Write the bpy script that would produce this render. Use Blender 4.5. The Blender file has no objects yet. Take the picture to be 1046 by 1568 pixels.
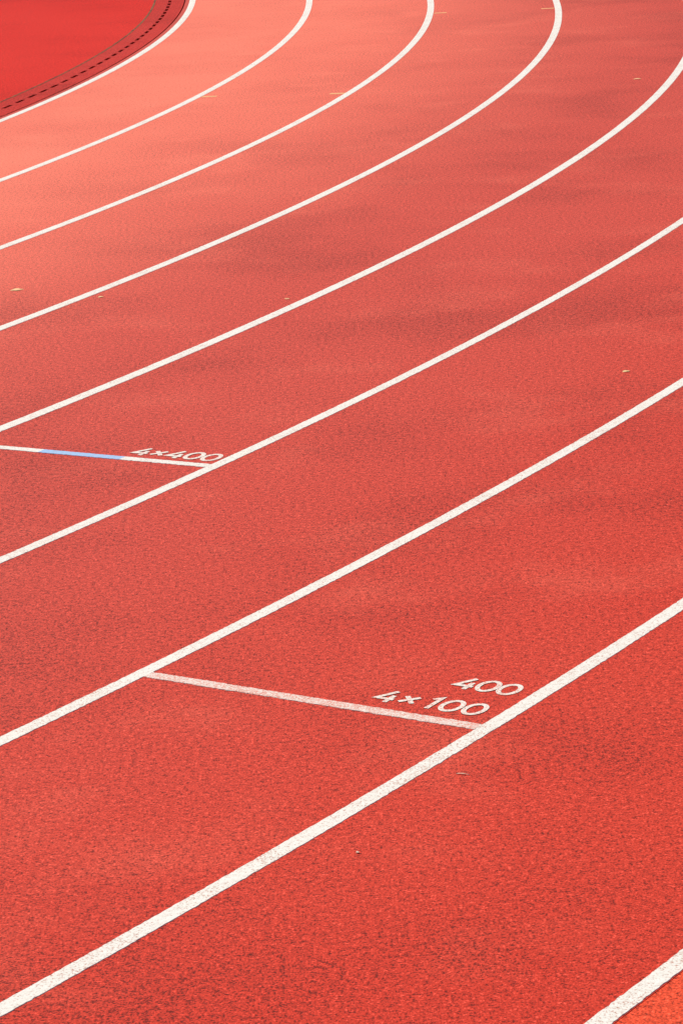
import bpy, math, random
from mathutils import Matrix, Vector
random.seed(4)
sc=bpy.context.scene
R0=32.139; LW=1.22; SL=84.39
def R(i): return R0+LW*i
# ---------------------------------------------------------------- camera
cam=bpy.data.cameras.new("camera");co=bpy.data.objects.new("camera",cam);sc.collection.objects.link(co);sc.camera=co
cam.sensor_fit='VERTICAL';cam.sensor_height=36;cam.lens=4472.7448/1568*36;cam.clip_start=.1;cam.clip_end=3000
co.matrix_world=Matrix.Translation((33.3786,-30.5153,2.7796))@Matrix.Rotation(math.pi/2-.2652,4,'X')@Matrix.Rotation(-.0587,4,'Z')
# ---------------------------------------------------------------- materials
class NT:
    def __init__(s,name):
        s.m=bpy.data.materials.new(name);s.m.use_nodes=True;s.t=s.m.node_tree;s.b=s.t.nodes["Principled BSDF"]
        s.geo=s.t.nodes.new('ShaderNodeNewGeometry')
    def n(s,typ,**kw):
        x=s.t.nodes.new(typ)
        for k,v in kw.items(): setattr(x,k,v)
        return x
    def l(s,a,b): s.t.links.new(a,b)
    def noise(s,scale,detail=3,rough=.5,vec=None):
        x=s.n('ShaderNodeTexNoise');x.inputs['Scale'].default_value=scale;x.inputs['Detail'].default_value=detail;x.inputs['Roughness'].default_value=rough
        s.l(vec or s.geo.outputs['Position'],x.inputs['Vector']);return x.outputs['Fac']
    def map(s,v,a,b,c,d,smooth=False):
        x=s.n('ShaderNodeMapRange');x.inputs[1].default_value=a;x.inputs[2].default_value=b;x.inputs[3].default_value=c;x.inputs[4].default_value=d
        if smooth:x.interpolation_type='SMOOTHSTEP'
        s.l(v,x.inputs[0]);return x.outputs[0]
    def math(s,op,a,b=None):
        x=s.n('ShaderNodeMath',operation=op)
        for i,q in enumerate((a,b)):
            if q is None: continue
            if isinstance(q,(int,float)): x.inputs[i].default_value=q
            else: s.l(q,x.inputs[i])
        return x.outputs[0]
    def mix(s,f,a,b,blend='MIX'):
        x=s.n('ShaderNodeMix',data_type='RGBA',blend_type=blend)
        if isinstance(f,(int,float)): x.inputs[0].default_value=f
        else: s.l(f,x.inputs[0])
        for i,q in ((6,a),(7,b)):
            if isinstance(q,tuple): x.inputs[i].default_value=(*q,1)
            else: s.l(q,x.inputs[i])
        return x.outputs[2]
    def bump(s,h,st,dist):
        x=s.n('ShaderNodeBump');x.inputs['Strength'].default_value=st;x.inputs['Distance'].default_value=dist
        s.l(h,x.inputs['Height']);s.l(x.outputs[0],s.b.inputs['Normal'])
    def radius(s):
        sp=s.n('ShaderNodeSeparateXYZ');s.l(s.geo.outputs['Position'],sp.inputs[0])
        x=s.math('MAXIMUM',sp.outputs[0],0.0)
        return s.math('SQRT',s.math('ADD',s.math('MULTIPLY',x,x),s.math('MULTIPLY',sp.outputs[1],sp.outputs[1])))
def rubber(name,base,fade,dark,wear=True,stain=1.0,spec=.08):
    t=NT(name)
    fine=t.noise(150,2,.65); mid=t.noise(52,4,.7); big=t.noise(.8,2,.5); big2=t.noise(.33,3,.5); st=t.noise(4,5,.7)
    col=t.mix(t.map(big2,.35,.65,0,1,True),base,tuple(c*k for c,k in zip(base,(1.05,1.25,1.3))))
    w=None
    if wear:
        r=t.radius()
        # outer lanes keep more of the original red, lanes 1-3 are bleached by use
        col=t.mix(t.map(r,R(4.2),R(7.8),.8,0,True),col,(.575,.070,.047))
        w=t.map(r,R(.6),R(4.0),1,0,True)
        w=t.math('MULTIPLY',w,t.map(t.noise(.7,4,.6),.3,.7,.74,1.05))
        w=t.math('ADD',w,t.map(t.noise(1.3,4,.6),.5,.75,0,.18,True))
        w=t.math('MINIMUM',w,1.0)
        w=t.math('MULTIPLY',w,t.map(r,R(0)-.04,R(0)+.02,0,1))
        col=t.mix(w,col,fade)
    # stain field: granules get darker and denser inside it
    f=t.map(t.math('ADD',t.math('MULTIPLY',big,.7),t.math('MULTIPLY',st,.3)),.44,.66,0,stain,True)
    if w is not None: f=t.math('MULTIPLY',f,t.map(w,0,1,1,.25))
    gn=t.math('ADD',t.math('MULTIPLY',fine,.55),t.math('MULTIPLY',mid,.45))
    thr=t.math('ADD',t.math('SUBTRACT',gn,.5),t.math('MULTIPLY',f,-.05))
    dk=t.map(thr,-.13,-.02,.85,0,True)
    if w is not None: dk=t.math('MULTIPLY',dk,t.map(w,0,1,1,.45))
    col=t.mix(t.math('MULTIPLY',f,.12),col,dark)
    lt=t.map(thr,.04,.15,0,.55,True)
    col=t.mix(lt,col,tuple(min(1,c*k+a) for c,k,a in zip(base,(1.35,1.6,1.6),(.08,.07,.055))))
    col=t.mix(dk,col,tuple(c*.45 for c in dark))
    g=t.map(fine,.3,.7,.55,1.45);g2=t.map(mid,.32,.68,.72,1.3)
    gg=t.math('MULTIPLY',g,g2)
    cmb=t.n('ShaderNodeCombineColor')
    for i in range(3): t.l(gg,cmb.inputs[i])
    col=t.mix(.85,col,cmb.outputs[0],'MULTIPLY')
    t.l(col,t.b.inputs['Base Color'])
    t.b.inputs['Roughness'].default_value=.7
    t.b.inputs['Specular IOR Level'].default_value=spec
    t.bump(t.math('ADD',fine,mid),.4,.007)
    return t.m
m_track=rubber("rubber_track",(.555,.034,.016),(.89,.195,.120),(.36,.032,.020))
m_d=rubber("rubber_dzone",(.63,.018,.010),(.7,.1,.07),(.45,.012,.005),wear=False,stain=.8,spec=.03)
m_apron=rubber("rubber_apron",(.72,.062,.022),(.7,.1,.07),(.5,.06,.03),wear=False,stain=.4)
m_drain=rubber("drain_cover_red",(.52,.022,.014),(.7,.1,.07),(.30,.018,.010),wear=False,stain=1,spec=.04)
def paint(name,c,worn,lo,hi):
    t=NT(name)
    f=t.noise(170,2,.6);p=t.noise(6,4,.6)
    v=t.math('ADD',f,t.map(p,.3,.7,-.06,.06))
    k=t.map(v,lo,hi,1,0)
    col=t.mix(k,c,worn)
    shade=t.mix(t.map(t.noise(60,3,.6),.35,.7,0,.5),(1,1,1),(.75,.71,.66))
    col=t.mix(1.0,col,shade,'MULTIPLY')
    t.l(col,t.b.inputs['Base Color']);t.b.inputs['Roughness'].default_value=.75;t.b.inputs['Specular IOR Level'].default_value=.15
    t.bump(t.math('ADD',f,t.noise(58,3,.6)),.3,.005)
    return t.m
m_white=paint("white_line_paint",(.86,.83,.76),(.58,.34,.27),.33,.45)
m_worn=paint("worn_white_paint",(.84,.76,.69),(.72,.26,.19),.36,.60)
m_text=paint("stencil_paint",(.86,.80,.72),(.72,.24,.17),.33,.50)
m_blue=paint("blue_paint",(.33,.56,.86),(.50,.45,.6),.34,.48)
m_yel=paint("yellow_paint",(.90,.58,.24),(.85,.38,.18),.40,.64)
def plain(name,c1,c2,sc_,rough=.9):
    t=NT(name);t.l(t.mix(t.map(t.noise(sc_,4,.6),.35,.65,0,1),c1,c2),t.b.inputs['Base Color']);t.b.inputs['Roughness'].default_value=rough;t.b.inputs['Specular IOR Level'].default_value=.15;return t.m
m_grass=plain("grass",(.05,.11,.025),(.09,.16,.04),3)
m_pit=plain("drain_dark",(.03,.010,.008),(.06,.015,.01),40)
m_joint=plain("joint_sealant",(.22,.11,.04),(.09,.03,.02),9)
m_leaf=plain("dry_leaf",(.85,.58,.28),(.75,.42,.2),60,.7)
m_grit=plain("pale_grit",(.8,.62,.48),(.7,.45,.3),90,.8)
# ---------------------------------------------------------------- oval geometry
def oval(step_c=.4,step_f=.4,a0=-.85,a1=.35):
    out=[];a=-math.pi/2
    while a<math.pi/2-1e-6:
        out.append((0,0,math.cos(a),math.sin(a)))
        a+=(step_f if a0<a<a1 else step_c)/38
    n=30
    for k in range(n+1): out.append((-SL*k/n,0,0,1))
    a=math.pi/2
    while a<math.pi*1.5-1e-6:
        a+=step_c/38; a=min(a,math.pi*1.5)
        out.append((-SL,0,math.cos(a),math.sin(a)))
    for k in range(1,n): out.append((-SL+SL*k/n,0,0,-1))
    return out
def mk(name,vs,fs,mats,mi=None,parent=None):
    me=bpy.data.meshes.new(name);me.from_pydata(vs,[],fs)
    for m in (mats if isinstance(mats,(list,tuple)) else [mats]): me.materials.append(m)
    if mi: me.polygons.foreach_set('material_index',mi)
    me.update();o=bpy.data.objects.new(name,me);sc.collection.objects.link(o)
    if parent:o.parent=parent
    return o
def sweep(name,prof,mat,path,jit=0,parent=None):
    vs=[];fs=[];n=len(prof)
    for cx,cy,nx,ny in path:
        ja,jb=random.gauss(0,jit),random.gauss(0,jit)
        for k,(r,z) in enumerate(prof):
            q=r+(ja if k<n/2 else jb)
            vs.append((cx+q*nx,cy+q*ny,z))
    N=len(path)
    for i in range(N):
        j=(i+1)%N
        for k in range(n-1): fs.append((i*n+k,i*n+k+1,j*n+k+1,j*n+k))
    return mk(name,vs,fs,mat,parent=parent)
P=oval();PF=oval(.3,.012)
mk("ground",[(-1500,-1500,-.06),(1500,-1500,-.06),(1500,1500,-.06),(-1500,1500,-.06)],[(0,1,2,3)],m_grass)
RI=R0-.025-.05; RD=RI-.31
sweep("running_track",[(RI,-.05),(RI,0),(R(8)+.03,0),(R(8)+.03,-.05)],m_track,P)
sweep("track_apron",[(R(8)+.03,-.05),(R(8)+.031,-.001),(R(8)+2.6,-.001),(R(8)+2.6,-.06)],m_apron,P)
vs=[];N=200
for k in range(N+1):
    a=-math.pi/2+math.pi*k/N; vs.append(((RD-.012)*math.cos(a),(RD-.012)*math.sin(a),0))
mk("d_zone",vs,[tuple(range(len(vs)))],m_d)
vs=[(-.01,-(RD-.012),-.003),(-.01,RD-.012,-.003)]
for k in range(N+1):
    a=math.pi/2+math.pi*k/N; vs.append((-SL+(RD-.012)*math.cos(a),(RD-.012)*math.sin(a),-.003))
mk("infield_grass",vs,[tuple(range(len(vs)))],m_grass)
for i in range(9):
    hw=.025+(.007 if i<5 else .002)
    sweep("lane_line",[(R(i)-hw,.0002),(R(i)-hw+.001,.0018),(R(i)+hw-.001,.0018),(R(i)+hw,.0002)],m_white,PF,.0009)
# drainage channel
dr=bpy.data.objects.new("drainage_channel",None);sc.collection.objects.link(dr)
sweep("channel_floor",[(RD-.012,-.0),(RD-.011,-.022),(RI+.001,-.022),(RI+.0012,0)],m_pit,P,parent=dr)
vs=[];fs=[]
def box(r0,r1,a0,a1,z0=-.02,z1=.001):
    b=len(vs)
    for z in (z0,z1):
        for r,a in ((r0,a0),(r1,a0),(r1,a1),(r0,a1)): vs.append((r*math.cos(a),r*math.sin(a),z))
    fs.extend([(b+4,b+5,b+6,b+7),(b,b+1,b+5,b+4),(b+1,b+2,b+6,b+5),(b+2,b+3,b+7,b+6),(b+3,b,b+4,b+7)])
r0,r1=RD-.006,RI-.012; rm=(r0+r1)/2
per=.62/R0; a=-math.pi/2
while a<math.pi/2:
    e=.003/R0
    box(r0,rm-.016,a+e,a+per-e); box(rm+.016,r1,a+e,a+per-e)
    for q in (0,.5):
        box(rm-.016,rm+.016,a+per*q+e,a+per*(q+.20)-e*.1)
    a+=per
mk("slotted_covers",vs,fs,m_drain,parent=dr)
sweep("inner_joint",[(RD-.026,.0002),(RD-.025,.002),(RD-.008,.002),(RD-.007,-.004)],m_joint,oval(.3,.05),.003,parent=dr)
# ---------------------------------------------------------------- polar marks
def pol(r,a,z): return (r*math.cos(a),r*math.sin(a),z)
def radial_line(name,ra,rb,a,w,mat,parts=None,z=.0019):
    n=int((rb-ra)/.01);vs=[];fs=[];mi=[];
    for k in range(n+1):
        r=ra+(rb-ra)*k/n
        j0,j1=random.gauss(0,.0012),random.gauss(0,.0012)
        for t,zz in ((-w/2+j0,.0003),(-w/2+.001+j0,z),(w/2-.001+j1,z),(w/2+j1,.0003)):
            vs.append(pol(r,a+t/r,zz))
        if k<n:
            for q in range(3):
                fs.append((k*4+q,k*4+4+q,k*4+5+q,k*4+1+q))
                mi.append(1 if parts and parts[0]<r<parts[1] else 0)
    return mk(name,vs,fs,mat,mi)
radial_line("relay_start_line",R(6)+.027,R(7)-.027,-.5922,.048,[m_worn])
radial_line("relay_start_line",R(4)+.033,R(5)-.027,-.5350,.048,[m_white,m_blue],(37.41,37.80))
for r,a in ((R(3)-.10,-.0695),(R(2)+.10,-.0665),(R(2)-.09,-.2355),(R(1)+.10,-.2342)):
    radial_line("exchange_zone_tick",r-.06,r+.06,a,.06,[m_yel],z=.0016)
def arc(cx,cy,rx,ry,n=28): return [(cx+rx*math.sin(2*math.pi*k/n),cy+ry*math.cos(2*math.pi*k/n)) for k in range(n+1)]
G={'4':[[(.98,.27),(.04,.27),(.62,.95)],[(.72,.60),(.72,0)]],
   '0':[arc(.5,.5,.46,.44)],
   '1':[[(.22,.76),(.55,.94),(.55,0)]],
   'x':[[(.1,.2),(.95,.72)],[(.1,.72),(.95,.2)]]}
def ribbon(pts,w,put,vs,fs,z):
    closed=(abs(pts[0][0]-pts[-1][0])+abs(pts[0][1]-pts[-1][1]))<1e-6
    n=len(pts)
    for k,(x,y) in enumerate(pts):
        if closed: a=pts[(k-1)%(n-1)];b=pts[(k+1)%(n-1)]
        else: a=pts[max(k-1,0)];b=pts[min(k+1,n-1)]
        if not closed and 0<k<n-1:
            d1=Vector((x-a[0],y-a[1])).normalized();d2=Vector((b[0]-x,b[1]-y)).normalized()
            n1=Vector((-d1.y,d1.x));n2=Vector((-d2.y,d2.x));m=(n1+n2).normalized();s=min(1/max(m.dot(n1),.35),2.2)
            nn=m*s
        else:
            d=Vector((b[0]-a[0],b[1]-a[1])).normalized();nn=Vector((-d.y,d.x))
        base=len(vs)
        vs.append(put(x+nn.x*w/2,y+nn.y*w/2,z));vs.append(put(x-nn.x*w/2,y-nn.y*w/2,z))
        if k<n-1: fs.append((base,base+1,base+3,base+2))
def text(name,s,ra,a,g,h,adv,gw,stroke):
    vs=[];fs=[];x0=0;zi=0
    for ch in s:
        for st in G[ch]:
            pts=[(x0+px*gw*(.85 if ch=='x' else 1),py*h) for px,py in st]
            zi+=1
            ribbon(pts,stroke,lambda x,y,z:pol(ra+x,a+(g+y)/ra,z),vs,fs,.0014+.0006*(zi%2))
        x0+=adv if ch!='1' else adv*.80
    return mk(name,vs,fs,m_text)
text("stencilled_lettering","4x100",40.243,-.5922,.075,.100,.0770,.063,.0155)
text("stencilled_lettering","400",40.398,-.5922,.268,.100,.071,.063,.0155)
text("stencilled_lettering","4x400",37.80,-.5350,.060,.110,.080,.068,.0185)
def leaf(name,x,y,l,w,rot,mat):
    vs=[];fs=[];n=8
    for k in range(n+1):
        t=k/n; ww=w*math.sin(math.pi*min(max(t,.03),.97))**.8*(1+.25*random.uniform(-1,1))
        px=(t-.5)*l;zc=.002+.003*math.sin(t*3.1)
        for sgn in (-1,0,1):
            qx,qy=px,sgn*ww/2
            vs.append((x+qx*math.cos(rot)-qy*math.sin(rot),y+qx*math.sin(rot)+qy*math.cos(rot),zc-.0015*abs(sgn)))
    for k in range(n):
        for q in (0,1): fs.append((k*3+q,k*3+q+1,k*3+q+4,k*3+q+3))
    mk(name,vs,fs,mat)
leaf("surface_scratch",31.761,-15.495,.07,.06,.2,m_leaf)
leaf("surface_scratch",34.634,-18.255,.035,.03,.5,m_leaf)
leaf("surface_scratch",35.815,-8.233,.06,.05,.1,m_leaf)
leaf("surface_scratch",33.171,-16.177,.02,.03,.9,m_leaf)
leaf("surface_scratch",32.219,-15.834,.03,.03,.3,m_leaf)
leaf("surface_scratch",33.664,-23.065,.04,.006,-.4,m_grit)  # pale scratch on the rubber, drawn as a thin leaf-shaped sliver
leaf("surface_scratch",33.369,-23.587,.010,.010,.4,m_grit)
# ---------------------------------------------------------------- light
el,az=math.radians(50),math.radians(-28)
w=bpy.data.worlds.new("World");sc.world=w;w.use_nodes=True
bg=w.node_tree.nodes["Background"];sky=w.node_tree.nodes.new("ShaderNodeTexSky");sky.sky_type='NISHITA';sky.sun_disc=False
sky.sun_elevation=el;sky.sun_rotation=az;w.node_tree.links.new(sky.outputs[0],bg.inputs[0]);bg.inputs[1].default_value=.07
sl=bpy.data.lights.new("sun","SUN");sl.energy=4.4;sl.angle=math.radians(.5);sl.color=(1,.945,.86)
so=bpy.data.objects.new("sun",sl);sc.collection.objects.link(so)
d=Vector((math.sin(az)*math.cos(el),math.cos(az)*math.cos(el),math.sin(el)))
so.rotation_euler=d.to_track_quat('Z','Y').to_euler()
sc.view_settings.view_transform='Standard';sc.view_settings.look='None';sc.view_settings.exposure=0
